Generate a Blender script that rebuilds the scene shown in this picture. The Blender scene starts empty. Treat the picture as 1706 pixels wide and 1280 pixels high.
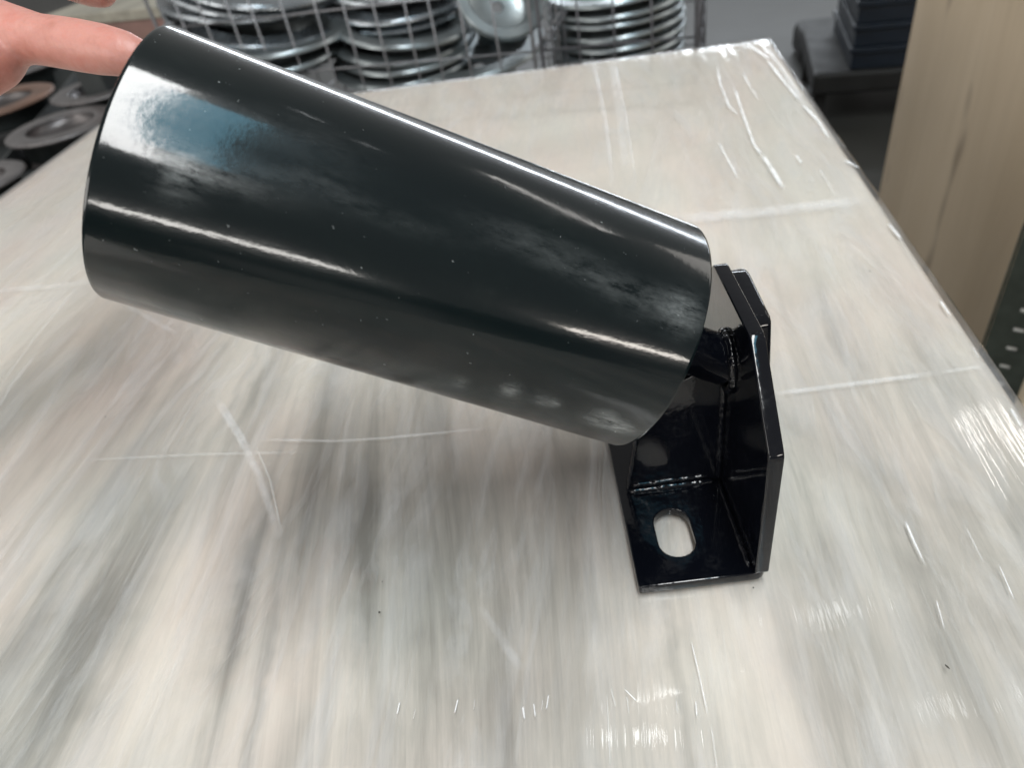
import bpy, bmesh, math, random
from mathutils import Vector, Matrix, Quaternion
R=math.radians
sc=bpy.context.scene; C=sc.collection
random.seed(7)

# ------------------------------------------------------------ camera
F,PITCH,ROLL,CH=1185.43,0.6904,0.1907,0.277       # focal length in photo pixels, metres above the board
W0,H0=1706,1280
_cp,_sp=math.cos(PITCH),math.sin(PITCH); _c,_s=math.cos(ROLL),math.sin(ROLL)
_fw=Vector((0,_cp,-_sp)); _r=Vector((1,0,0)); _d=Vector((0,-_sp,-_cp))
CR=_c*_r+_s*_d; CD=-_s*_r+_c*_d
CAM=Vector((0,0,CH))
cam=bpy.data.cameras.new('camera'); co=bpy.data.objects.new('camera',cam); C.objects.link(co)
m=Matrix((CR,-CD,-_fw)).transposed().to_4x4(); m.translation=CAM; co.matrix_world=m
cam.sensor_width=36; cam.lens=F/W0*36; cam.clip_start=.01; cam.clip_end=60
cam.dof.use_dof=True; cam.dof.focus_distance=.27; cam.dof.aperture_fstop=11
sc.camera=co
def ray(u,v): return ((u-W0/2)*CR+(v-H0/2)*CD+F*_fw)/F     # depth 1 along the view
def unp(u,v,dep): return CAM+ray(u,v)*dep
def hitz(u,v,z):
    q=ray(u,v); return CAM+q*((z-CH)/q.z)

# ------------------------------------------------------------ world and lamps
w=bpy.data.worlds.new('World'); sc.world=w; w.use_nodes=True
bg=w.node_tree.nodes['Background']; bg.inputs[0].default_value=(1,.985,.96,1); bg.inputs[1].default_value=.30
def area(name,loc,tgt,sx,sy,rad,col=(1,1,1),roll=0):
    l=bpy.data.lights.new(name,'AREA'); l.shape='RECTANGLE'; l.size=sx; l.size_y=sy
    l.energy=rad*math.pi*sx*sy; l.color=col
    o=bpy.data.objects.new(name,l); C.objects.link(o); o.location=loc
    q=(Vector(tgt)-Vector(loc)).to_track_quat('-Z','Y'); o.rotation_euler=(q@Quaternion((0,0,1),roll)).to_euler()
    return o
def flat(name,loc,sx,sy,rad,col,rz):          # a lamp facing straight down
    o=area(name,loc,Vector(loc)-Vector((0,0,1)),sx,sy,rad,col); o.rotation_euler=(0,0,rz); return o
flat('skylight_strip',(.15,-1.1,3.0),.30,3.9,30,(.98,.99,.98),R(-13))
flat('skylight_blue',(.52,-.9,3.0),.34,2.8,5.0,(.22,.72,1.0),R(-13))
area('far_windows',(3.0,7.0,1.75),(0,.3,0),9,.34,20,(.86,.93,1.0))
area('side_window',(4.3,3.0,4.2),(0,.3,0),2.2,.14,12,(1,.97,.93))
area('door_left',(-1.95,-6,.52),(0,.3,0),2.5,.30,24,(1,.97,.92))
area('door_right',(2.3,-6,.45),(0,.3,0),1.4,.30,30,(1,.93,.85))
area('soft_left',(-4,.8,3.2),(0,.4,0),2.6,2.6,2.0,(1,.96,.91))  # soft fill added out of view, no known source
area('crate_fill',(-5,-3.2,1.9),(.3,.6,0),2.6,2.2,6,(1,.96,.91))  # added fill lamp to brighten the crate face, clear of roller reflections
area('soft_right',(5.5,1.6,2.6),(0,.4,0),2.0,2.0,3.2,(1,.95,.89))  # second added fill, opposite side, not a known lamp
for az,el,s in ((11,67,.21),(38,55,.16),(54,57,.14),(-20,61,.06),(17,65,.06)):
    d=4.2; a,e=R(az),R(el)
    area('highbay_lamp' if s>.2 else 'small_lamp',(d*math.cos(e)*math.sin(a),.13+d*math.cos(e)*math.cos(a),d*math.sin(e)),(0,.13,0),s,s*.36,13 if s>.2 else 6,(.95,.98,1))
vs=sc.view_settings; vs.view_transform='Standard'; vs.look='None'; vs.exposure=.03; vs.gamma=1

# ------------------------------------------------------------ materials
class NT:
    def __init__(s,name):
        s.m=bpy.data.materials.new(name); s.m.use_nodes=True; s.t=s.m.node_tree; s.n=s.t.nodes
        s.b=s.n['Principled BSDF']; s.out=s.n['Material Output']
        s.tc=s.n.new('ShaderNodeTexCoord')
    def L(s,a,b): s.t.links.new(a,b)
    def noise(s,scale,sc3=(1,1,1),det=4,rough=.55,dist=0,loc=(0,0,0),src='Object',vec=None):
        mp=s.n.new('ShaderNodeMapping'); mp.inputs['Scale'].default_value=sc3; mp.inputs['Location'].default_value=loc
        s.L(vec if vec is not None else s.tc.outputs[src],mp.inputs[0])
        n=s.n.new('ShaderNodeTexNoise'); n.inputs['Scale'].default_value=scale; n.inputs['Detail'].default_value=det
        n.inputs['Roughness'].default_value=rough; n.inputs['Distortion'].default_value=dist
        s.L(mp.outputs[0],n.inputs['Vector']); return n.outputs['Fac']
    def ramp(s,src,stops):
        r=s.n.new('ShaderNodeValToRGB'); e=r.color_ramp.elements
        while len(e)<len(stops): e.new(.5)
        for i,(p,c) in enumerate(stops):
            e[i].position=p; e[i].color=(c,c,c,1) if not isinstance(c,tuple) else (*c,1)
        s.L(src,r.inputs[0]); return r.outputs[0]
    def math(s,op,a,b=None,c=None,clamp=False):
        n=s.n.new('ShaderNodeMath'); n.operation=op; n.use_clamp=clamp
        for i,v in enumerate((a,b,c)):
            if v is None: continue
            if isinstance(v,(int,float)): n.inputs[i].default_value=v
            else: s.L(v,n.inputs[i])
        return n.outputs[0]
    def mix(s,f,a,b,mode='MIX'):
        n=s.n.new('ShaderNodeMix'); n.data_type='RGBA'; n.blend_type=mode
        for i,v in ((0,f),(6,a),(7,b)):
            if isinstance(v,(int,float)): n.inputs[i].default_value=v
            elif isinstance(v,tuple): n.inputs[i].default_value=(*v,1)
            else: s.L(v,n.inputs[i])
        return n.outputs[2]
    def bump(s,h,strength=.3,dist=.001,prev=None):
        b=s.n.new('ShaderNodeBump'); b.inputs['Strength'].default_value=strength; b.inputs['Distance'].default_value=dist
        s.L(h,b.inputs['Height'])
        if prev is not None: s.L(prev,b.inputs['Normal'])
        return b.outputs[0]
    def sep(s,src='Object'):
        n=s.n.new('ShaderNodeSeparateXYZ'); s.L(s.tc.outputs[src],n.inputs[0]); return n.outputs
    def set(s,**k):
        for a,v in k.items():
            i=s.b.inputs[a.replace('_',' ')]
            if isinstance(v,(int,float)): i.default_value=v
            elif isinstance(v,tuple): i.default_value=(*v,1)
            else: s.L(v,i)
        return s

def simple(name,col,rough=.5,metal=0,var=.25,scale=20,bmp=.0,sc3=(1,1,1)):
    t=NT(name); n=t.noise(scale,sc3,5,.6)
    c=t.mix(t.ramp(n,[(.3,0.),(.7,1.)]),tuple(x*(1-var) for x in col),tuple(min(1,x*(1+var)) for x in col))
    t.set(Base_Color=c,Roughness=t.math('MULTIPLY_ADD',n,.3,rough-.15,clamp=True),Metallic=metal)
    if bmp: t.set(Normal=t.bump(t.noise(scale*4,sc3),bmp,.001))
    return t.m

def gauss_spot(t,x,th,x0,t0,sx,st):
    a=t.math('DIVIDE',t.math('SUBTRACT',x,x0),sx); b=t.math('DIVIDE',t.math('SUBTRACT',th,t0),st)
    s_=t.math('ADD',t.math('MULTIPLY',a,a),t.math('MULTIPLY',b,b))
    return t.math('POWER',2.718,t.math('MULTIPLY',s_,-1.0))

def roller_paint():
    t=NT('roller_paint')      # object frame: z along the roller from its lower end
    o=t.sep(); th=t.math('ARCTAN2',o[1],o[0])
    vec=t.n.new('ShaderNodeCombineXYZ'); t.L(t.math('MULTIPLY',th,.047),vec.inputs[0]); t.L(o[2],vec.inputs[1]); v=vec.outputs[0]
    big=t.noise(22,(1,.55,1),6,.65,.6,vec=v); fine=t.noise(260,(1,.35,1),6,.7,vec=v); streak=t.noise(120,(1,.09,1),5,.7,vec=v)
    dots=t.noise(420,(1,1,1),2,.5,vec=v)
    dust=t.math('MULTIPLY',t.ramp(big,[(.50,0.),(.72,1.)]),t.ramp(fine,[(.38,0.),(.68,1.)]))
    spots=None
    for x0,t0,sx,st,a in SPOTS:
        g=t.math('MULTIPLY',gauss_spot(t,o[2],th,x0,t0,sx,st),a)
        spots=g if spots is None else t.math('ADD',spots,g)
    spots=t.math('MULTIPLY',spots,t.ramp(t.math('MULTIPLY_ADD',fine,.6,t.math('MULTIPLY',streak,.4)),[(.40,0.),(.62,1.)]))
    speck=t.ramp(dots,[(.725,0.),(.75,1.)])
    speck=t.math('MULTIPLY',speck,t.ramp(big,[(.42,0.),(.6,1.)]))
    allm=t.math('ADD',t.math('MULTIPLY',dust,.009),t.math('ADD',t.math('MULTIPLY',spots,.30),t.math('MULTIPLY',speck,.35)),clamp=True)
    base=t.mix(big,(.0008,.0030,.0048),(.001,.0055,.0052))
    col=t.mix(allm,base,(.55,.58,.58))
    rough=t.math('ADD',t.math('MULTIPLY_ADD',t.ramp(streak,[(.35,0.),(.75,1.)]),.07,.06),t.math('MULTIPLY',t.math('ADD',dust,spots),.16),clamp=True)
    b1=t.bump(t.noise(45,(1,.5,1),3,vec=v),.10,.0012); b2=t.bump(t.noise(600,(1,.6,1),3,vec=v),.07,.0003,b1)
    t.set(Base_Color=col,Roughness=.24,Normal=b2,IOR=1.33,Specular_IOR_Level=.22,Coat_Weight=.9,Coat_Roughness=rough,Coat_IOR=1.42,Coat_Normal=b2)
    return t.m
def gloss_paint(name='bracket_paint',dust=.02,rough=.08,bmp=.16):
    t=NT(name)
    n=t.noise(60,det=6,rough=.65); f=t.noise(420,det=4)
    d=t.math('MULTIPLY',t.ramp(n,[(.5,0.),(.75,1.)]),t.ramp(f,[(.4,0.),(.7,1.)]))
    t.set(Base_Color=t.mix(t.math('MULTIPLY',d,dust),(.0025,.003,.005),(.55,.56,.58)),
          Roughness=t.math('MULTIPLY_ADD',d,.2,rough),IOR=1.44,
          Normal=t.bump(t.noise(90,det=3),bmp,.0012))
    return t.m
def edge_paint(name='worn_edge_paint',ylim=None):
    t=NT(name); n=t.noise(160,(1,1,1),6,.7); f=t.noise(900,det=4)
    d=t.math('MULTIPLY',t.ramp(n,[(.45,0.),(.65,1.)]),t.ramp(f,[(.35,0.),(.65,1.)]))
    if ylim: d=t.math('MULTIPLY',d,t.ramp(t.math('MULTIPLY',t.sep()[1],10),[((ylim-.004)*10,1.),((ylim+.004)*10,.1)]))
    t.set(Base_Color=t.mix(t.math('MULTIPLY',d,.3),(.005,.005,.007),(.5,.5,.5)),Roughness=t.math('MULTIPLY_ADD',d,.3,.12),
          Normal=t.bump(n,.5,.0008)); return t.m

def board():
    t=NT('pale_wood_grain')   # object frame: x across, y along the grain
    o=t.sep()
    # the grain fans out a little: skew x near the middle
    gx=gauss_spot(t,o[0],o[1],-.33,-.8,.10,9.)
    xs=t.math('ADD',o[0],t.math('MULTIPLY',t.math('MULTIPLY',gx,.24),t.math('ADD',o[1],.8)))
    cv=t.n.new('ShaderNodeCombineXYZ'); t.L(xs,cv.inputs[0]); t.L(o[1],cv.inputs[1]); v=cv.outputs[0]
    def N(*a,**k): return t.noise(*a,vec=v,**k)
    broad=N(1,(15,1.7,1),4,.5,.5); mid=N(1,(55,5.5,1),6,.66,1.1,(3,0,0)); fine=N(1,(260,13,1),5,.7,.9,(7,2,0))
    hair=N(1,(800,10,1),3,.6,.2,(1,5,0)); soft=N(1,(10,6,1),4,.55,.9,(11,0,0)); patch=t.noise(6,(1.6,1,1),4,.5)
    s=t.math('MULTIPLY_ADD',broad,.30,t.math('MULTIPLY_ADD',mid,.27,t.math('MULTIPLY_ADD',soft,.25,t.math('MULTIPLY_ADD',fine,.11,t.math('MULTIPLY',hair,.07)))))
    # the print is calmer on the far half
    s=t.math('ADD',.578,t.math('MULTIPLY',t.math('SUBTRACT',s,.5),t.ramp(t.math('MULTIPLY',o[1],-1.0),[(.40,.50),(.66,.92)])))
    s=t.math('SUBTRACT',s,t.ramp(t.math('MULTIPLY',o[1],-1.0),[(.50,0.),(.74,.072)]))  # near half darker, partly the camera holder's shadow painted into the grain
    edge=t.math('MULTIPLY_ADD',t.math('SUBTRACT',N(1,(6,22,1),3,.6),.5),.022,xs)
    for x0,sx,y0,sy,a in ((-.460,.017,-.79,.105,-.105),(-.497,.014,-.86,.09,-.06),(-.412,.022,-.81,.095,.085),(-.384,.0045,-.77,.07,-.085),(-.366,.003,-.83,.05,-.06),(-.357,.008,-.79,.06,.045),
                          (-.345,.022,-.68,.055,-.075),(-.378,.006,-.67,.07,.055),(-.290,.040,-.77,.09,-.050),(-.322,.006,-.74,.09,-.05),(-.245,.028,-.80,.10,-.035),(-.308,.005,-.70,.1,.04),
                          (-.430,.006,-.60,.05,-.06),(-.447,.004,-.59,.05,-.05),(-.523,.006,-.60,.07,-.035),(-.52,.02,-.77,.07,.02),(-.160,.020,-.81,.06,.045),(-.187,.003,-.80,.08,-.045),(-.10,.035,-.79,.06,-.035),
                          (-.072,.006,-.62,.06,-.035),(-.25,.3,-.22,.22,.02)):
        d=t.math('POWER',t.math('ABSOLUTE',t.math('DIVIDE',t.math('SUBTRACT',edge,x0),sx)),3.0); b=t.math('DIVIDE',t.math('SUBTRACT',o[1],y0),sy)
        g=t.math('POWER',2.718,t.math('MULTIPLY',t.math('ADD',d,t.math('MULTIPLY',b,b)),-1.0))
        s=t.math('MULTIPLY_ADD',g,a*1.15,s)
    c=t.ramp(s,[(.38,(.27,.247,.216)),(.445,(.405,.371,.328)),(.50,(.52,.475,.423)),(.555,(.625,.567,.505)),(.63,(.725,.66,.592))])
    tint=t.ramp(patch,[(.35,(.97,1.0,.995)),(.5,(1,.995,.985)),(.65,(1.0,.955,.945))])
    c=t.mix(.9,c,tint,'MULTIPLY')
    kn=t.noise(38,(1,.7,1),1,loc=(4,4,0)); c=t.mix(t.ramp(kn,[(.84,0.),(.87,.5)]),c,(.12,.09,.07))
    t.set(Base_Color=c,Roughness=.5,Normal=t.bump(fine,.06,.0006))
    return t.m
def film():
    t=NT('clear_stretch_film'); t.m.blend_method='HASHED' if hasattr(t.m,'blend_method') else None
    n1=t.noise(1,(70,3.2,1),4,.6,.6); n2=t.noise(1,(260,9,1),3,.55,.4,(2,1,0)); n3=t.noise(1,(14,10,1),3,.6,.8,(5,0,0))
    nb=t.bump(n3,.16,.0010,t.bump(n2,.12,.0004,t.bump(n1,.34,.0010)))
    g=t.n.new('ShaderNodeBsdfGlossy'); g.inputs['Roughness'].default_value=.04; g.inputs['Color'].default_value=(1,1,1,1); t.L(nb,g.inputs['Normal'])
    tr=t.n.new('ShaderNodeBsdfTransparent')
    fr=t.n.new('ShaderNodeFresnel'); fr.inputs['IOR'].default_value=1.5; t.L(nb,fr.inputs['Normal'])
    df=t.n.new('ShaderNodeBsdfDiffuse'); df.inputs['Color'].default_value=(.85,.87,.9,1)
    hz=t.math('MULTIPLY_ADD',t.ramp(t.noise(1,(34,6,1),6,.7,1.6,(9,3,0)),[(.45,0.),(.72,1.)]),.20,.03)
    m1=t.n.new('ShaderNodeMixShader'); t.L(hz,m1.inputs[0]); t.L(tr.outputs[0],m1.inputs[1]); t.L(df.outputs[0],m1.inputs[2])
    m2=t.n.new('ShaderNodeMixShader'); t.L(fr.outputs[0],m2.inputs[0]); t.L(m1.outputs[0],m2.inputs[1]); t.L(g.outputs[0],m2.inputs[2])
    t.L(m2.outputs[0],t.out.inputs['Surface']); return t.m
def fold_glint_film(name,alpha):
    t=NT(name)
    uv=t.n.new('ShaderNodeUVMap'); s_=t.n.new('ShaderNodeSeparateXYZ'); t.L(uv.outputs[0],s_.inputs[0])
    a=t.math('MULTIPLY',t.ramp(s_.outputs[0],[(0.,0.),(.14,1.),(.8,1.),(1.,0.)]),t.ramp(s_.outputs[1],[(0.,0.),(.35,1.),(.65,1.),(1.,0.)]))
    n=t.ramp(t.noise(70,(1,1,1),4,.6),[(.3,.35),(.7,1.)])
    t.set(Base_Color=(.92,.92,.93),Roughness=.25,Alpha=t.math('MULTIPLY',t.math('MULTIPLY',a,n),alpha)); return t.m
def skin():
    t=NT('skin'); n=t.noise(55,det=5,rough=.65); f=t.noise(520,det=3); v=t.ramp(n,[(.35,(.44,.18,.14)),(.55,(.54,.245,.20)),(.75,(.50,.165,.125))])
    t.set(Base_Color=v,Roughness=.42,Subsurface_Weight=.25,Normal=t.bump(f,.2,.0005,t.bump(t.noise(1,(230,60,60),3,.6,.6),.30,.0010,t.bump(t.noise(60,(1,1,1),3),.2,.0015))))
    t.b.inputs['Subsurface Radius'].default_value=(.006,.002,.001); return t.m
def plywood():
    t=NT('wrapped_plywood'); g=t.noise(1,(6,6,1.2),5,.6,.6); f=t.noise(1,(60,60,3),4,.6); k=t.noise(9,(1,1,.35),2,loc=(2,1,7))
    c=t.mix(g,(.58,.45,.29),(.95,.81,.62)); c=t.mix(t.math('MULTIPLY',f,.35),c,(.50,.39,.26)); c=t.mix(t.ramp(k,[(.62,0.),(.70,.8)]),c,(.22,.16,.11))
    t.set(Base_Color=c,Roughness=.5,Coat_Weight=.25,Coat_Roughness=.25); return t.m

# spots of pale dust and fingerprints on the roller: (length from lower end, angle, spread, spread, amount)
SPOTS=[]
# ------------------------------------------------------------ builders
def link(name,me,mat,parent=None,smooth=True,bevel=0):
    o=bpy.data.objects.new(name,me); C.objects.link(o)
    if mat is not None:
        if isinstance(mat,(list,tuple)):
            me.materials.clear()
            for q in mat: me.materials.append(q)
        else: me.materials.clear(); me.materials.append(mat)
    if smooth:
        for p in me.polygons: p.use_smooth=True
    if parent is not None: o.parent=parent
    if bevel:
        b=o.modifiers.new('bevel','BEVEL'); b.width=bevel; b.segments=2; b.limit_method='ANGLE'; b.angle_limit=R(40)
        b.harden_normals=False
    return o
def mesh(name,bm):
    me=bpy.data.meshes.new(name); bmesh.ops.recalc_face_normals(bm,faces=bm.faces); bm.to_mesh(me); bm.free(); return me
def empty(name,loc,rot=(0,0,0)):
    o=bpy.data.objects.new(name,None); C.objects.link(o); o.location=loc; o.rotation_euler=rot; o.empty_display_size=.02; return o
def tag(o,label=None,cat=None,group=None,kind=None):
    for k,v in (('label',label),('category',cat),('group',group),('kind',kind)):
        if v: o[k]=v
    return o
def box(bm,x0,x1,y0,y1,z0,z1,M=None):
    r=bmesh.ops.create_cube(bm,size=1); 
    for v in r['verts']:
        v.co=Vector(((x0+x1)/2+v.co.x*(x1-x0),(y0+y1)/2+v.co.y*(y1-y0),(z0+z1)/2+v.co.z*(z1-z0)))
        if M is not None: v.co=M@v.co
def boxme(name,*a,M=None):
    bm=bmesh.new(); box(bm,*a,M=M); return mesh(name,bm)
def lathe(name,prof,n=64,closed=True):
    bm=bmesh.new(); rings=[]
    for r,z in prof:
        rings.append([bm.verts.new((max(r,1e-5)*math.cos(2*math.pi*i/n),max(r,1e-5)*math.sin(2*math.pi*i/n),z)) for i in range(n)])
    k=len(rings)
    for j in range(k if closed else k-1):
        a,b=rings[j],rings[(j+1)%k]
        for i in range(n): bm.faces.new((a[i],a[(i+1)%n],b[(i+1)%n],b[i]))
    bmesh.ops.remove_doubles(bm,verts=bm.verts,dist=2e-5)
    return mesh(name,bm)
def tube(name,pts,rad,n=8,cyc=False):
    bm=bmesh.new(); P=[Vector(p) for p in pts]; k=len(P); rings=[]; up=None
    for i,p in enumerate(P):
        if cyc: t=P[(i+1)%k]-P[i-1]
        else: t=P[min(i+1,k-1)]-P[max(i-1,0)]
        t.normalize()
        if up is None: up=t.orthogonal().normalized()
        up=(up-t*up.dot(t)).normalized(); s=t.cross(up); r=rad[i] if isinstance(rad,(list,tuple)) else rad
        rings.append([bm.verts.new(p+r*(math.cos(2*math.pi*j/n)*up+math.sin(2*math.pi*j/n)*s)) for j in range(n)])
    for i in range(k if cyc else k-1):
        a,b=rings[i],rings[(i+1)%k]
        for j in range(n): bm.faces.new((a[j],a[(j+1)%n],b[(j+1)%n],b[j]))
    if not cyc: bm.faces.new(rings[0]); bm.faces.new(rings[-1])
    return mesh(name,bm)
def plate(name,outline,holes,th,bev=.0006):
    """flat plate in local xy with rounded edges, thickness th centred on z=0; sides get material 1"""
    cu=bpy.data.curves.new('c','CURVE'); cu.dimensions='2D'; cu.fill_mode='BOTH'; cu.extrude=th/2-bev; cu.bevel_depth=bev; cu.offset=-bev; cu.bevel_resolution=2
    for poly in [outline]+holes:
        s=cu.splines.new('POLY'); s.points.add(len(poly)-1); s.use_cyclic_u=True
        for q,(x,y) in zip(s.points,poly): q.co=(x,y,0,1)
    o=bpy.data.objects.new('c',cu); C.objects.link(o); dg=bpy.context.evaluated_depsgraph_get(); dg.update()
    me=bpy.data.meshes.new_from_object(o.evaluated_get(dg)); me.name=name
    bpy.data.objects.remove(o); bpy.data.curves.remove(cu)
    for p in me.polygons: p.material_index=1 if abs(p.normal.z)<.9 else 0
    me.set_sharp_from_angle(angle=R(30))
    return me
def round_poly(pts,r,n=5):
    out=[]; k=len(pts); rr=r if isinstance(r,(list,tuple)) else [r]*k
    for i in range(k):
        p=Vector(pts[i]); a=Vector(pts[i-1])-p; b=Vector(pts[(i+1)%k])-p; q=min(rr[i],a.length*.45,b.length*.45)
        if q<1e-6: out.append(tuple(p)); continue
        A=p+a.normalized()*q; B=p+b.normalized()*q
        for j in range(n+1):
            t=j/n; v=A*(1-t)**2+p*2*t*(1-t)+B*t*t; out.append((v.x,v.y))
    return out
def copy_tree(o,parent=None):
    c=o.copy(); C.objects.link(c)
    if parent is not None: c.parent=parent
    for ch in o.children: copy_tree(ch,c)
    return c

# ------------------------------------------------------------ setting: floor
concrete=simple('concrete_floor',(.035,.035,.031),.5,var=.25,scale=2.5)
bm=bmesh.new(); bmesh.ops.create_grid(bm,x_segments=1,y_segments=1,size=25)
fl=link('floor',mesh('floor',bm),concrete,smooth=False); fl.location=(0,0,-.75); tag(fl,kind='structure')

# ------------------------------------------------------------ wrapped board stack that carries the roller
TYAW=-.2035; TX,TY,TW,TD=.3892,.8941,.913,1.25
tb=empty('wrapped_board_stack',(TX,TY,0),(0,0,TYAW))
tag(tb,'pale wood grain board stack wrapped in clear stretch film, carrying the black roller','wrapped stack')
M_board=board(); M_film=film()
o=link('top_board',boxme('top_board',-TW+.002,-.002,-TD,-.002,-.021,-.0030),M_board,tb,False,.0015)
z=-.0215
side=simple('board_edge',(.5,.42,.32),.6,scale=30,var=.2,sc3=(.3,.3,6))
sm=None
for i in range(26):
    if sm is None: sm=boxme('board',-TW+.004,-.004,-TD+.002,-.004,-.0178,0)
    b=link('board',sm,side,tb,False); b.location=(0,0,z); z-=.018
pm=simple('pallet_wood',(.35,.25,.15),.7,scale=14,var=.3)
for i in range(3):
    b=link('pallet_block',boxme('pallet_block',-TW+i*.4,-TW+.113+i*.4,-TD,0,-.75,z),pm,tb,False)
# film over the top and down the sides: a fine sheet with pulled wrinkles
def film_sheet():
    bm=bmesh.new(); nx,ny=150,170; V={}
    def hgt(u,v):
        h=0
        for k,(a,b,c,d) in enumerate(((41,3,1.0,.3),(77,-5,2.1,.22),(23,9,.5,.3),(130,4,4.0,.15))):
            h+=d*math.sin(a*u+b*v+c+1.3*math.sin(3.1*v+k)+.8*math.sin(7*u))
        return h
    for i in range(nx+1):
        for j in range(ny+1):
            u=-TW+TW*i/nx; v=-TD+TD*j/ny
            z=-.0009-.0007*(.5-.5*hgt(u,v)/1.0)
            ex=min(u+TW,-u); 
            V[i,j]=bm.verts.new((u,v,max(-.0026,min(-.0003,z))))
    for i in range(nx):
        for j in range(ny): bm.faces.new((V[i,j],V[i+1,j],V[i+1,j+1],V[i,j+1]))
    # skirts
    def skirt(keys,dx,dy):
        prev=[V[k] for k in keys]
        for s_,(o_,zz) in enumerate(((.0009,-.0022),(.0014,-.006),(.0014,-.02),(.0012,-.12),(.002,-.30),(.001,-.52))):
            cur=[]
            for q,k in enumerate(keys):
                b=V[k].co; w_=.0006*math.sin(q*.9+s_)*(.3+.1*s_)
                cur.append(bm.verts.new((b.x+dx*(o_+w_),b.y+dy*(o_+w_),zz)))
            for q in range(len(keys)-1): bm.faces.new((prev[q],prev[q+1],cur[q+1],cur[q]))
            prev=cur
    skirt([(0,j) for j in range(ny+1)],-1,0); skirt([(nx,j) for j in range(ny+1)],1,0)
    skirt([(i,0) for i in range(nx+1)],0,-1); skirt([(i,ny) for i in range(nx+1)],0,1)
    bm.normal_update(); me=bpy.data.meshes.new('stretch_film'); bm.to_mesh(me); bm.free(); return me
link('stretch_film',film_sheet(),M_film,tb)
# folds and doubled layers in the film, and light glints painted as white strips: low ridges laid on the sheet
TI=(Matrix.Translation((TX,TY,0))@Matrix.Rotation(TYAW,4,'Z')).inverted()
FM={a:fold_glint_film('film_fold_glint_%s'%nm,b) for a,b,nm in ((.28,.2,'thin'),(.5,.38,'double'),(.95,.95,'bright'))}
def fold_or_glint(px,wd,alpha,h=.0003):
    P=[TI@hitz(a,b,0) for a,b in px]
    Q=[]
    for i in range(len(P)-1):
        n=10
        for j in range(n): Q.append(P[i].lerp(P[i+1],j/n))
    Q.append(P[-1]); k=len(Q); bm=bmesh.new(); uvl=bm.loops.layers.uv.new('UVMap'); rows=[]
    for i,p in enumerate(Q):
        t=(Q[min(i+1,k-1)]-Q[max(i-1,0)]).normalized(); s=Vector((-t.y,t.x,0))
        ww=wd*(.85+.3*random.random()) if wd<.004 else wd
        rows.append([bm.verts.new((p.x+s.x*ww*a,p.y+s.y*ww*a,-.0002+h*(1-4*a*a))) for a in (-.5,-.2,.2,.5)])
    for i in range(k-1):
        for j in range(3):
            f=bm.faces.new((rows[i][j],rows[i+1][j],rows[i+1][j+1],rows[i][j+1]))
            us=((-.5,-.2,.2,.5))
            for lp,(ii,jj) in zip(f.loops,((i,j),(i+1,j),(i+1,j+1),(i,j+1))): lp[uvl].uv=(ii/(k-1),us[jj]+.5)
    bm.normal_update(); me=bpy.data.meshes.new('film_fold_glint'); bm.to_mesh(me); bm.free()
    return link('film_fold_glint',me,FM[alpha],tb)
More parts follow.
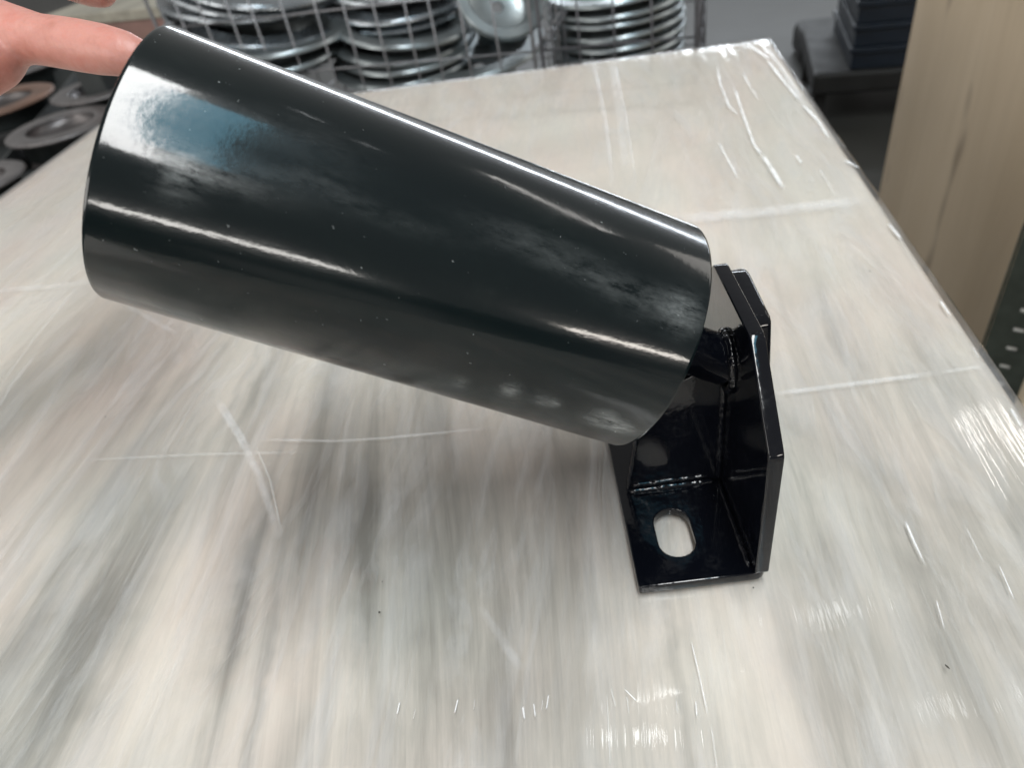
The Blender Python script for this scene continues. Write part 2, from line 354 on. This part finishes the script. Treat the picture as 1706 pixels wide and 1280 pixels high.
for px,wd,al in (
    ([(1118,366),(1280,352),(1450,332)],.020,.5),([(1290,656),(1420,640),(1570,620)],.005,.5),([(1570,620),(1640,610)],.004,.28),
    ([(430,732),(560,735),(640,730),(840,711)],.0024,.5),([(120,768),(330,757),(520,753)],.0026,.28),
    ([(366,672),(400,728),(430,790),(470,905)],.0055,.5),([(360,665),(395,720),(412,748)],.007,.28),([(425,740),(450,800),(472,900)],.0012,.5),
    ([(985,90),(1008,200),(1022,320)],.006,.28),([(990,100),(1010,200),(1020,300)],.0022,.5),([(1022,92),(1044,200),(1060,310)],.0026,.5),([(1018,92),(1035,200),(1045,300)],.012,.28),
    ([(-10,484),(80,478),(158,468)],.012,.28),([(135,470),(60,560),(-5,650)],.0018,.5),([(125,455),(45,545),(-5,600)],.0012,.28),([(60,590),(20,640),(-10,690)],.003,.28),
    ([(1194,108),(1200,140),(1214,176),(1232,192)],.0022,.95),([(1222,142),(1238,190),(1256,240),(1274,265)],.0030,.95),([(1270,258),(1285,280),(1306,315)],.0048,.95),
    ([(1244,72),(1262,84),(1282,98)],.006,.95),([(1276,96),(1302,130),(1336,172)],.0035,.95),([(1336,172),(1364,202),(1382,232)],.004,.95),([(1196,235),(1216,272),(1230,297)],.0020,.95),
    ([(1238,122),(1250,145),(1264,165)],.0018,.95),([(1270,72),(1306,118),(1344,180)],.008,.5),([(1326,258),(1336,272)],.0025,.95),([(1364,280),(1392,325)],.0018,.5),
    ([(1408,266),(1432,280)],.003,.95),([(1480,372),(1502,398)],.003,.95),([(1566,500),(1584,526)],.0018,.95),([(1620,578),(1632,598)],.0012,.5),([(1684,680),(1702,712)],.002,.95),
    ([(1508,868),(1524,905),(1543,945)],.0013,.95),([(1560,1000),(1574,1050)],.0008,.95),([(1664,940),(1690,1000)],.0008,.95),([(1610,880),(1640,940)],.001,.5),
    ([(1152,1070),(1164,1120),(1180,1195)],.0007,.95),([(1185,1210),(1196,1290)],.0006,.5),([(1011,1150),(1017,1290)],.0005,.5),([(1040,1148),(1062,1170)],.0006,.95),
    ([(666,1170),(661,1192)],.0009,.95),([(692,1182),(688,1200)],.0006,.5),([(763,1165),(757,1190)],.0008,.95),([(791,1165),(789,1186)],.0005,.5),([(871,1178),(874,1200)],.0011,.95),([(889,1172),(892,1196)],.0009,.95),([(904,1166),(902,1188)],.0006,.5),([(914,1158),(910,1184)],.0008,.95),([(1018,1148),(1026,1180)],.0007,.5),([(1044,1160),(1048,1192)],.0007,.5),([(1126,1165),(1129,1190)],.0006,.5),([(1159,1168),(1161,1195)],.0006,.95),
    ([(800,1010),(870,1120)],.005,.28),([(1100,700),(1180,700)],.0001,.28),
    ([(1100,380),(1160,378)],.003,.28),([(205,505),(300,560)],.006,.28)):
    fold_or_glint(px,wd,al)

# ------------------------------------------------------------ roller on its welded bracket
BX,BY,BYAW=.0866,.1723,-.0783
rb=empty('roller_bracket',(BX,BY,0),(0,0,BYAW))
tag(rb,'glossy black steel roller tilted on its welded black mounting bracket with one slotted hole','roller bracket')
BM=Matrix.Translation((BX,BY,0))@Matrix.Rotation(BYAW,4,'Z'); BI=BM.inverted()
AX=Vector((-.8661,.0343,.4988)).normalized(); CRr=Vector((-.0333,.0552,.0993)); RR=.047; RL=.1948
# local frame of the roller (z = AX, x = towards the bracket front)
Xr=Vector((0,-1,0)); Xr=(Xr-AX*Xr.dot(AX)).normalized(); Yr=AX.cross(Xr); RM=Matrix((Xr,Yr,AX)).transposed().to_4x4(); RM.translation=CRr
def roller_px(u,v):
    o=(BM@RM).inverted(); a=o@CAM; d=(o.to_3x3()@ray(u,v)).normalized()
    A=d.x**2+d.y**2; B=2*(a.x*d.x+a.y*d.y); D=a.x**2+a.y**2-RR**2; s=max(0,B*B-4*A*D)
    P=a+d*((-B-math.sqrt(s))/2/A); return P.z,math.atan2(P.y,P.x)
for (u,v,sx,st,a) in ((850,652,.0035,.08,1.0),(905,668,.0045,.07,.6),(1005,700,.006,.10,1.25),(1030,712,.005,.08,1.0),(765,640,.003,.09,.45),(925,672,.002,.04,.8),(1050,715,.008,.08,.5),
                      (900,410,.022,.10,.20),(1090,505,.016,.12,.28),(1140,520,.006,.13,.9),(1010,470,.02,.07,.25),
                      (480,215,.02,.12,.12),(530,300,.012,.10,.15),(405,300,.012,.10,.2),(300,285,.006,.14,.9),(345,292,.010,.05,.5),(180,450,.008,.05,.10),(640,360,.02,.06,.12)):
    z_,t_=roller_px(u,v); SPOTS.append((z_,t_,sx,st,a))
M_rol=roller_paint(); M_br=gloss_paint(); M_edge=edge_paint(); M_edge2=edge_paint('side_edge_paint',.078); M_weld=gloss_paint('weld_paint',.05,.07,.5)
wt=.0032
prof=[(RR-.0009,0),(RR-.0003,.0003),(RR,.001)]+[(RR,.0014+(RL-.0028)*i/24) for i in range(25)]+[(RR,RL-.001),(RR-.0003,RL-.0003),(RR-.0009,RL),(RR-wt+.0005,RL),(RR-wt,RL-.0006),(RR-wt,.0006),(RR-wt+.0005,0)]
rt=link('roller_tube',lathe('roller_tube',prof,160),M_rol,rb); rt.matrix_local=RM
rt.data.set_sharp_from_angle(angle=R(35))
for z_ in (.016,RL-.022):
    cp=lathe('end_cap',[(.012,z_),(.030,z_-.001),(RR-wt-.0003,z_),(RR-wt-.0003,z_+.004),(.030,z_+.004),(.012,z_+.005)],64); link('end_cap',cp,M_br,rt)
# pin from inside the roller down to the side plate
pe=(0-CRr.x)/(-AX.x)   # length to x=0
pin=lathe('axle_pin',[(.0001,.03),(.0108,.03),(.0115,.029),(.0115,-.020),(.0105,-.0215),(.0105,-(pe-.001)),(.0001,-(pe-.001))],40,False)
o=link('axle_pin',pin,M_br,rb); o.matrix_local=RM; pin.set_sharp_from_angle(angle=R(35))
# base plate with slot
def slot(cx,cy,w_,l_,n=12):
    r=w_/2; P=[]
    for i in range(n+1): a=math.pi*i/n; P.append((cx+r*math.cos(a),cy+(l_/2-r)+r*math.sin(a)))
    for i in range(n+1): a=math.pi+math.pi*i/n; P.append((cx+r*math.cos(a),cy-(l_/2-r)+r*math.sin(a)))
    return P
bp=plate('base_plate',round_poly([(-.0495,0),(.0062,0),(.0062,.112),(-.0495,.112)],[.0015,.006,.004,.002]),[slot(-.0282,.0272,.0165,.0275),slot(-.0282,.085,.0165,.0275)],.005)
o=link('base_plate',bp,[M_br,M_edge],rb,True); o.location=(0,0,.0026)
# side plate, polygon in (y,z) -> rotate so that local x=y, local y=z, local z=x
SP=Matrix(((0,0,1,0),(1,0,0,0),(0,1,0,0),(0,0,0,1)))
spo=round_poly([(-.0008,.0053),(-.0008,.0775),(.0305,.1105),(.0815,.1115),(.1128,.078),(.1128,.0053)],[.002,.003,.003,.003,.003,.004])
o=link('side_plate',plate('side_plate',spo,[],.006,.0008),[M_br,M_edge2],rb,True); o.matrix_local=Matrix.Translation((.0032,0,0))@SP
# locking lug on the far side of the side plate
lug=round_poly([(.046,.036),(.052,.0735),(.0565,.0975),(.074,.0990),(.092,.1010),(.105,.090),(.105,.036)],[.003,.004,.004,.02,.006,.006,.004])
o=link('lug_plate',plate('lug_plate',lug,[],.0120,.0018),[M_br,M_br],rb,True); o.matrix_local=Matrix.Translation((.0123,0,0))@SP
# gusset across the bracket, polygon in (x,z)
GP=Matrix(((1,0,0,0),(0,0,-1,0),(0,1,0,0),(0,0,0,1)))
gu=round_poly([(-.0450,.0052),(-.0390,.044),(-.0230,.0700),(-.0002,.080),(-.0002,.0052)],[.001,.004,.006,.001,.001])
o=link('gusset_plate',plate('gusset_plate',gu,[],.005,.0006),[M_br,M_br],rb,True); o.matrix_local=Matrix.Translation((0,.0575,0))@GP
# weld beads
def bead(pts,r,step=.0016,cyc=False,name='weld_bead',amp=.12,seed=1):
    rnd=random.Random(seed); P=[Vector(p) for p in pts]; Q=[]; rad=[]
    for i in range(len(P)-1):
        n=max(2,int((P[i+1]-P[i]).length/step))
        for j in range(n): Q.append(P[i].lerp(P[i+1],j/n))
    if not cyc: Q.append(P[-1])
    for i in range(len(Q)):
        rad.append(r*(1+amp*math.sin(i*.9+math.sin(i*.37)*2)+amp*1.6*(rnd.random()-.5)))
        Q[i]=Q[i]+Vector((rnd.uniform(-1,1),rnd.uniform(-1,1),rnd.uniform(-1,1)))*r*.12
    if not cyc: rad[0]*=.5; rad[-1]*=.5
    return link(name,tube(name,Q,rad,10,cyc),M_weld,rb)
bead([(-.0445,.0543,.0054),(-.003,.0543,.0054)],.0018,seed=2,amp=.07)
bead([(-.0425,.0549,.0092),(-.006,.0549,.0092)],.0011,seed=12,amp=.10)
bead([(-.0008,.0546,.007),(-.0008,.0546,.072)],.0016,seed=3,amp=.06)
bead([(-.0008,.004,.0052),(-.0008,.0535,.0052)],.0014,amp=.12,seed=4)
bead([(-.0448,.0546,.0052),(-.0392,.0549,.0440)],.0011,seed=5,amp=.15)
bead([(.0066,.054,.060),(.0066,.0565,.0935),(.0066,.064,.0985)],.0026,seed=8)
# ring of weld round the pin where it meets the side plate
hit_=CRr-AX*pe; ring=[]
for i in range(49):
    a=2*math.pi*i/48; v=Xr*math.cos(a)*.0112+Yr*math.sin(a)*.0112; p=hit_+v; k=(p.x+.0006)/(-AX.x); p=p+AX*k; ring.append(p)
bead(ring,.0018,.0016,True,seed=9,amp=.04)
# collar nut where pin meets gusset
#hx=[(.0138*math.cos(R(60*i+12)),.0138*math.sin(R(60*i+12))) for i in range(6)]
#o=link('collar_nut',plate('collar_nut',round_poly(hx,.0012),[],.007,.0008),[M_br,M_br],rb,True); o.matrix_local=RM@Matrix.Translation((0,0,-.0255))

# ------------------------------------------------------------ hand holding the upper end of the roller
HD=.268
def hand():
    bm=bmesh.new()
    def cap(p,q,r1,r2):
        p,q=Vector(p),Vector(q); n=max(2,int((q-p).length/(min(r1,r2)*.22)))
        for i in range(n+1):
            t=i/n; bmesh.ops.create_icosphere(bm,subdivisions=3,radius=r1+(r2-r1)*t,matrix=Matrix.Translation(p.lerp(q,t)))
    u=lambda a,b,d=HD: unp(a,b,d)
    def chain(pts):
        for a,b in zip(pts,pts[1:]): cap(a[0],b[0],a[1],b[1])
    # index finger reaching into the open roller end
    chain([(u(-75,20,.285),.0118),(u(8,52,.277),.0112),(u(70,66,.272),.0094),(u(92,69,.270),.0095),(u(130,75,.268),.0096),(u(170,82,.266),.0093),(u(205,88,.264),.0083),(u(228,93,.263),.0066)])
    # middle finger bent above and behind it
    chain([(u(-80,-45,.315),.0105),(u(0,-70,.325),.0100),(u(60,-58,.330),.0088),(u(110,-35,.330),.0088),(u(150,-20,.328),.0080),(u(168,-14,.327),.0068)])
    # ring and little fingers, curled beyond the frame
    chain([(u(-110,-110,.33),.0100),(u(-30,-150,.35),.0092),(u(40,-130,.36),.0082),(u(80,-100,.36),.0070)])
    chain([(u(-150,-160,.34),.0088),(u(-90,-210,.36),.0078),(u(-30,-200,.37),.0068),(u(5,-175,.37),.0058)])
    # thumb folded down beside the palm
    chain([(u(-170,90,.262),.0150),(u(-95,130,.262),.0125),(u(-45,118,.270),.0112),(u(-12,104,.272),.0102),(u(4,98,.276),.0086)])
    # palm and wrist
    for p,q,a,b in (((-85,15,.285),(-260,40,.28),.0135,.021),((-90,-50,.31),(-270,0,.29),.0125,.021),((-120,-110,.33),(-280,-30,.305),.0120,.020),
                    ((-155,-160,.34),(-290,-60,.315),.0105,.018),((-180,90,.262),(-300,40,.28),.0155,.021),((-270,0,.29),(-520,60,.29),.024,.027),((-250,-40,.30),(-500,20,.30),.023,.026)):
        cap(u(*p),u(*q),a,b)
    return bm
bm=hand(); me=bpy.data.meshes.new('hand'); bm.to_mesh(me); bm.free()
ho=bpy.data.objects.new('tmp',me); C.objects.link(ho)
md=ho.modifiers.new('r','REMESH'); md.mode='VOXEL'; md.voxel_size=.0014
md=ho.modifiers.new('s','SMOOTH'); md.factor=.7; md.iterations=9
dg=bpy.context.evaluated_depsgraph_get(); dg.update(); me=bpy.data.meshes.new_from_object(ho.evaluated_get(dg)); me.name='hand'
bpy.data.objects.remove(ho)
he=empty('person',unp(-400,30,.29)); tag(he,'bare hand reaching in at top left, one finger hooked into the roller end','person')
h=link('hand',me,skin(),he); h.matrix_parent_inverse=Matrix.Translation(-he.location)

# ------------------------------------------------------------ wire basket behind the board stack
M_wire=simple('galvanised_wire',(.22,.22,.23),.45,.6,.15,40)
M_wire2=simple('dull_wire',(.10,.10,.11),.5,.5,.15,40)
M_disc=simple('zinc_plated_disc',(.33,.36,.385),.28,.85,.22,9,.05)
M_disc2=simple('grey_zinc_disc',(.26,.29,.30),.32,.8,.22,9,.05)
Z1=-.06
def basket(pA,pB,zr,px0,px1,npx,label,mat,dd=.62,ztop=.16,zbot=-.40,spc=.050):
    A=hitz(*pA,zr); B=hitz(*pB,zr); d=(B-A); d.z=0; d.normalize()
    # panel ends at the given columns
    def at(px,py):           # ray against the vertical panel plane
        q=ray(px,py); n=Vector((-d.y,d.x,0)); t=(A-CAM).dot(n)/q.dot(n); return CAM+q*t
    P0=at(*px0); P1=at(*px1); L=(Vector((P1.x-P0.x,P1.y-P0.y,0))).length
    e=empty('wire_basket',(P0.x,P0.y,-.75),(0,0,math.atan2(d.y,d.x))); tag(e,label,'wire basket')
    nv=int(L/spc); zr=zr+.75; zt=ztop+.75; zb=zbot+.75
    vm=tube('wire',[(0,0,zb),(0,0,zt)],.0017,8)
    for y in (0,dd):
        for i in range(1,nv): 
            o=link('wire',vm,mat,e); o.location=(i*L/nv,y-.003,0); o.rotation_euler=(0,R(random.uniform(-.6,.6)),0)
    nh=int(round((zt-zb)/.1)); zs=[zr+k*.094 for k in range(-6,4) if zb<zr+k*.094<zt]
    hm=tube('wire',[(0,0,0),(L,0,0)],.0019,8)
    for y in (0,dd):
        for zz in zs: o=link('wire',hm,mat,e); o.location=(0,y+.002,zz)
    sm=tube('wire',[(0,0,0),(0,dd,0)],.0023,8)
    for x in (0,L):
        for zz in zs: o=link('wire',sm,mat,e); o.location=(x,0,zz)
        for k in range(1,int(dd/.1)): o=link('wire',vm,mat,e); o.location=(x,k*.1,0)
    for x in (0,L):
        for y in (0,dd): link('corner_post',boxme('corner_post',x-.003,x+.003,y-.003,y+.003,0,zt),mat,e,False,.002)
    link('top_rim',tube('top_rim',[(0,0,zt),(L,0,zt),(L,dd,zt),(0,dd,zt)],.005,8,True),mat,e)
    link('deck',boxme('deck',.0,L,0.005,dd-.005,zb-.004,zb),mat,e,False)
    return e
basket((500,120),(880,87),Z1,(285,100),(884,40),10,'galvanised wire basket full of leaning zinc discs behind the board stack',M_wire)
basket((905,84),(1150,62),Z1,(898,40),(1160,40),5,'darker wire basket around the straight stack of ribbed zinc discs',M_wire2)

def disc_mesh(Rr,neck,h):
    t=.0025
    pr=[(.012,-h),(neck*.82,-h),(neck*.92,-h*.9),(neck,-h*.2),(neck+.006,0),(Rr-.003,0),(Rr,-.003),(Rr+.001,-.007),(Rr-.001,-.007),(Rr-.003,-.003),(neck+.006,-t),(neck+.002,-h*.25),(neck*.9,-h-t*.6),(neck*.80,-h-t),(.012,-h-t)]
    pr=[(r,z) for r,z in pr]
    me=lathe('disc',pr,72); me.set_sharp_from_angle(angle=R(40)); return me
def rotz_to(n): return Vector((0,0,1)).rotation_difference(Vector(n).normalized())
def stack(px,py,dep,Rr,n,sp,tilt,mats,where,grp,neck=.75,h=.03,jit=.004,jt=1.5):
    me=disc_mesh(Rr,Rr*neck,h); ax=Vector(tilt).normalized(); c=unp(px,py,dep)
    names=['top','second','third','fourth','fifth','sixth','seventh','eighth','ninth','tenth','eleventh','twelfth']
    for i in range(n):
        p=c-ax*sp*i+Vector((random.uniform(-jit,jit),random.uniform(-jit,jit),0))
        a=(ax+Vector((random.uniform(-1,1),random.uniform(-1,1),0))*math.tan(R(jt))).normalized()
        o=link('zinc_disc',me,None,None); o.location=p; o.rotation_mode='QUATERNION'; o.rotation_quaternion=rotz_to(a)
        if not me.materials: me.materials.append(mats)
        pos='topmost disc' if i==0 else names[i]+' disc from the top'
        tag(o,'grey zinc disc, '+pos.replace(' disc','')+' of the '+where,'metal disc',grp)
stack(1022,-26,1.40,.135,9,.0195,(-.02,0,1),M_disc2,'straight stack','discs in the straight stack')
stack(650,-70,1.42,.172,6,.0215,(.10,-.20,1),M_disc,'upper middle stack','discs in the middle stack',jt=5,jit=.012)
stack(668,32,1.36,.14,4,.020,(.06,-.10,1),M_disc2,'low middle stack','discs in the low middle stack',jt=5,jit=.012)
stack(420,-58,1.38,.180,7,.021,(.16,-.16,1),M_disc,'left leaning stack','discs in the left stack',jt=5,jit=.012)
stack(455,55,1.34,.13,2,.03,(.1,-.1,1),M_disc2,'pair under the left stack','discs in the low left pair',jt=5,jit=.012)
o=None
for (px,py,dep,Rr,ax,lab) in ((835,-8,1.32,.085,(.25,-.75,.7),'dished grey zinc disc leaning with its bowl towards the camera between two stacks'),
                              (790,78,1.38,.14,(-.05,-.1,1),'wide flat grey zinc disc lying below the dished one in the basket')):
    me=disc_mesh(Rr,Rr*.7,.035); o=link('zinc_disc',me,M_disc2); o.location=unp(px,py,dep); o.rotation_mode='QUATERNION'; o.rotation_quaternion=rotz_to(ax)
    tag(o,lab,'metal disc')

# ------------------------------------------------------------ black flanged cups to the left
M_cup=simple('black_cup_metal',(.025,.03,.03),.35,.2,.3,30,.05); M_ring=simple('worn_ring_metal',(.17,.16,.16),.4,.5,.3,18,.08); M_rust=simple('rusty_ring_metal',(.19,.115,.085),.5,.3,.5,10,.08); M_bowl=simple('bare_bowl_metal',(.15,.14,.14),.38,.8,.25,15)
def cup(px,py,z,rx,label,ringm,tz=(0,0,1),grp='flanged steel cups piled left of the board stack'):
    p=hitz(px,py,z); dep=(p-CAM).dot(_fw); Rr=rx*dep/F
    e=empty('flanged_cup',p); e.rotation_mode='QUATERNION'; e.rotation_quaternion=rotz_to(tz); tag(e,label,'steel cup',grp)
    b=[(Rr*.99,-.009),(Rr*.80,-.012),(Rr*.80,-.05),(Rr*.78,-.055),(.002,-.055),(.002,-.05),(Rr*.5,-.05),(Rr*.60,-.02),(Rr*.66,-.009)]
    link('cup_body',lathe('cup_body',b,64),M_cup,e)
    link('flange_ring',lathe('flange_ring',[(Rr*.66,-.0085),(Rr*.62,-.002),(Rr*.66,0),(Rr*.95,0),(Rr,-.003),(Rr,-.0085)],64),ringm,e)
    k=[(Rr*.62*math.sin(R(a)),-.014-.030*math.cos(R(a))+.006) for a in range(2,90,8)]
    link('bowl',lathe('bowl',k+[(Rr*.63,-.007)],48,False),M_bowl,e)
    return e
ZC=-.16
for args in ((100,206,ZC,88,'grey rimmed steel cup nearest the left corner of the board stack',M_ring),
             (-8,168,ZC,92,'steel cup with a rusty orange rim under the hand',M_rust),
             (168,142,ZC,82,'grey rimmed steel cup half hidden behind the upper end of the roller',M_ring),
             (32,108,ZC,68,'steel cup seen just below the finger, behind the rusty rimmed one',M_ring),
             (-48,300,ZC-.01,84,'steel cup at the left picture edge, beside the long edge of the board stack',M_ring),
             (72,262,ZC-.065,84,'dark steel cup stacked under the grey rimmed one by the corner',M_cup),
             (12,350,ZC-.09,80,'dark steel cup low in the pile between the left edge and the board stack',M_cup),
             (-60,400,ZC-.03,80,'steel cup below the left edge cup, mostly hidden',M_ring),
             (60,150,ZC-.07,84,'dark steel cup wedged under the rusty rimmed one',M_cup),
             (130,300,ZC-.10,84,'dark steel cup deep in the pile against the board stack',M_cup),
             (95,62,ZC,60,'steel cup behind the finger, farthest back in the pile',M_ring),
             (200,60,ZC,70,'steel cup behind the roller end, under the wood beam',M_ring)):
    cup(*args)
# their crate
c0=hitz(60,230,ZC-.12)
bn=empty('steel_bin',(c0.x-.1,c0.y-.15,-.75),(0,0,R(8))); tag(bn,'dark steel bin holding the pile of flanged cups left of the board stack','bin')
M_bin=simple('bin_paint',(.05,.055,.055),.5,.1,.3,8)
link('bin_floor',boxme('bin_floor',-.5,.22,-.5,.5,.49,.495),M_bin,bn,False)
for a in ((-.5,.22,.494,.5),(-.5,.22,-.5,-.494),(-.5,-.494,-.493,.493),(.214,.22,-.493,.493)): link('bin_wall',boxme('bin_wall',*a,.10,.56),M_bin,bn,False)
for a in ((-.5,-.44,-.5,-.44),(.16,.22,-.5,-.44),(-.5,-.44,.44,.5),(.16,.22,.44,.5)): link('bin_foot',boxme('bin_foot',*a,0,.098),M_bin,bn,False)
# wooden beam behind
M_beam=simple('grey_beam_wood',(.30,.28,.23),.6,scale=9,var=.2,sc3=(4,.4,4)); M_beam2=simple('red_beam_end',(.22,.13,.11),.6,scale=9,var=.2)
b0=unp(60,40,1.75); b1=unp(330,-18,1.55); dr=(b1-b0); 
bo=empty('wood_beam',b0); bo.rotation_euler=(0,0,math.atan2(dr.y,dr.x)); tag(bo,'grey timber beam with a reddish lower face behind the steel cups','timber beam')
LL=Vector((dr.x,dr.y)).length
link('beam_top',boxme('beam_top',0,LL,0,.16,-.012,.012),M_beam,bo,False,.003)
link('beam_face',boxme('beam_face',0,LL,.003,.157,-.09,-.0125),M_beam2,bo,False,.003)
link('beam_leg',boxme('beam_leg',.02,.10,.02,.14,-.75-b0.z,-.0905),M_bin,bo,False)
link('beam_leg',boxme('beam_leg',LL-.1,LL-.02,.02,.14,-.75-b0.z,-.0905),M_bin,bo,False)

# ------------------------------------------------------------ right side: plywood crate, rack post, blue boxes
def azp(u,v,dist):
    q=ray(u,v); h=Vector((q.x,q.y)).normalized()*dist; return Vector((h.x,h.y,0))
A=azp(1500,140,1.50); B=azp(1672,470,1.03); d=(B-A).normalized(); ang=math.atan2(d.y,d.x)
cr=empty('plywood_crate',(A.x,A.y,-.75),(0,0,ang)); tag(cr,'tall plywood crate wrapped in film to the right of the board stack','crate')
Lc=(B-A).length; M_ply=plywood()
link('side_panel',boxme('side_panel',0,Lc,0,.012,.10,.95),M_ply,cr,False,.001)
link('end_panel',boxme('end_panel',-.001,.011,.0125,.70,.10,.95),M_ply,cr,False)
link('end_panel',boxme('end_panel',Lc-.012,Lc-.001,.0125,.70,.10,.95),M_ply,cr,False)
link('back_panel',boxme('back_panel',.012,Lc-.013,.688,.70,.10,.95),M_ply,cr,False)
link('lid',boxme('lid',0,Lc,0,.70,.951,.963),M_ply,cr,False)
for y in (.02,.32,.6): link('skid',boxme('skid',0,Lc,y,y+.08,0,.099),pm,cr,False)
# rack upright with slots
A2=azp(1674,470,.93); 
M_rack=simple('rack_paint',(.055,.065,.055),.4,.4,.3,25,.05); M_white=simple('white_strip',(.85,.85,.82),.6,0,.1,20)
pr=empty('rack_post',(A2.x,A2.y,-.75),(0,0,R(-42))); tag(pr,'dark perforated steel rack post in front of the plywood crate at right edge','rack post')
def perforated(name,wd,h,rows,pitch,hw,hh,off):
    out=[(0,0),(wd,0),(wd,h),(0,h)]; holes=[]
    for cx in rows:
        for k in range(int(h/pitch)):
            cy=pitch*(k+.5)+off; holes.append([(cx-hw,cy-hh),(cx+hw,cy-hh),(cx+hw,cy+hh),(cx-hw,cy+hh)][::-1])
    return plate(name,out,holes,.003,.0002)
pf=perforated('front_flange',.055,.78,(.030,),.030,.006,.0032,0)
for sp,mtx in (('front_flange',Matrix.Rotation(R(90),4,'X')),('side_flange',Matrix.Rotation(R(90),4,'Z')@Matrix.Rotation(R(90),4,'X'))):
    o=link(sp,pf.copy() if sp!='front_flange' else pf,[M_rack,M_rack],pr,False); o.matrix_local=mtx@Matrix.Translation((.002,0,0))
link('hole_backing',boxme('hole_backing',.004,.056,.0022,.005,.01,.77),M_white,pr,False)  # white backing added behind the holes to make them bright
p2=copy_tree(pr); p2.location=A2+Vector((.075,-.035,-.75)); p2.rotation_euler=(0,0,R(-60)); p2['label']='second perforated rack post at the extreme right edge, nearer than the first'
pr['label']='dark perforated steel rack post touching the right edge of the plywood crate'
for q in (pr,p2): q['group']='perforated rack posts'

# navy boxes
M_navy=simple('navy_plastic',(.004,.010,.020),.45,0,.3,12,.05); M_blk=simple('matte_black',(.008,.008,.008),.6,0,.3,12)
c=hitz(1470,96,-.55)
nb=empty('tote_frame',(c.x,c.y,-.75),(0,0,R(-20))); tag(nb,'low black stand under the navy boxes between board stack and crate','stand')
link('stand_top',boxme('stand_top',-.20,.25,-.02,.5,.10,.17),M_blk,nb,False,.01)
for x in (-.17,.20):
    for y in (.03,.45): link('stand_leg',boxme('stand_leg',x-.02,x+.02,y-.02,y+.02,0,.099),M_blk,nb,False)
bxm=bmesh.new(); box(bxm,-.09,.24,0,.45,0,.060)
bxm2=mesh('tote',bxm)
rim=boxme('rim',-.098,.248,-.008,.458,.050,.066)
for i,wd_ in enumerate(('lowest','second lowest','third lowest','fourth lowest','topmost')):
    e=empty('navy_tote',(c.x,c.y,-.75+.171+i*.068),(0,0,R(-20+random.uniform(-1,1)))); tag(e,'flat navy blue box, %s in the stack beside the plywood crate'%wd_,'box','navy boxes stacked by the crate')
    link('tote_body',bxm2,M_navy,e,False,.003); link('rim',rim,M_navy,e,False,.002)
c=hitz(1395,40,-.6); o=link('shadow_block',boxme('shadow_block',-.12,.12,0,.25,0,.12),M_blk,None,False,.03); o.location=(c.x,c.y,-.75); o.rotation_euler=(0,0,R(-15)); tag(o,'rounded black block standing in for a shadow on the floor left of the navy boxes','block')  # dark block put where only a soft shadow lies

# dust specks on the film
M_speck=simple('grit',(.03,.025,.02),.7)
bm=bmesh.new(); bmesh.ops.create_icosphere(bm,subdivisions=1,radius=1); gm=mesh('grit',bm)
for k,(px,py,s,lab) in enumerate(((632,1021,.00055,'tiny black speck of grit on the film below the roller'),(1578,1112,.0004,'elongated dark speck on the film near the lower right'),(176,695,.0005,'tiny dark speck on the film at left'),
        (637,970,.0003,'faint tiny speck just above the black one'),(1255,980,.0004,'tiny speck beside the front corner of the bracket'),(66,383,.0004,'tiny speck on the film left of the roller'),(1449,452,.0005,'tiny dark speck on the film right of the bracket'))):
    o=link('grit',gm,M_speck); p=hitz(px,py,0); o.location=(p.x,p.y,.0002); o.scale=(s,s*(3 if k==1 else 1.2),s*.5); o.rotation_euler=(0,0,R(20)); tag(o,lab,'speck')
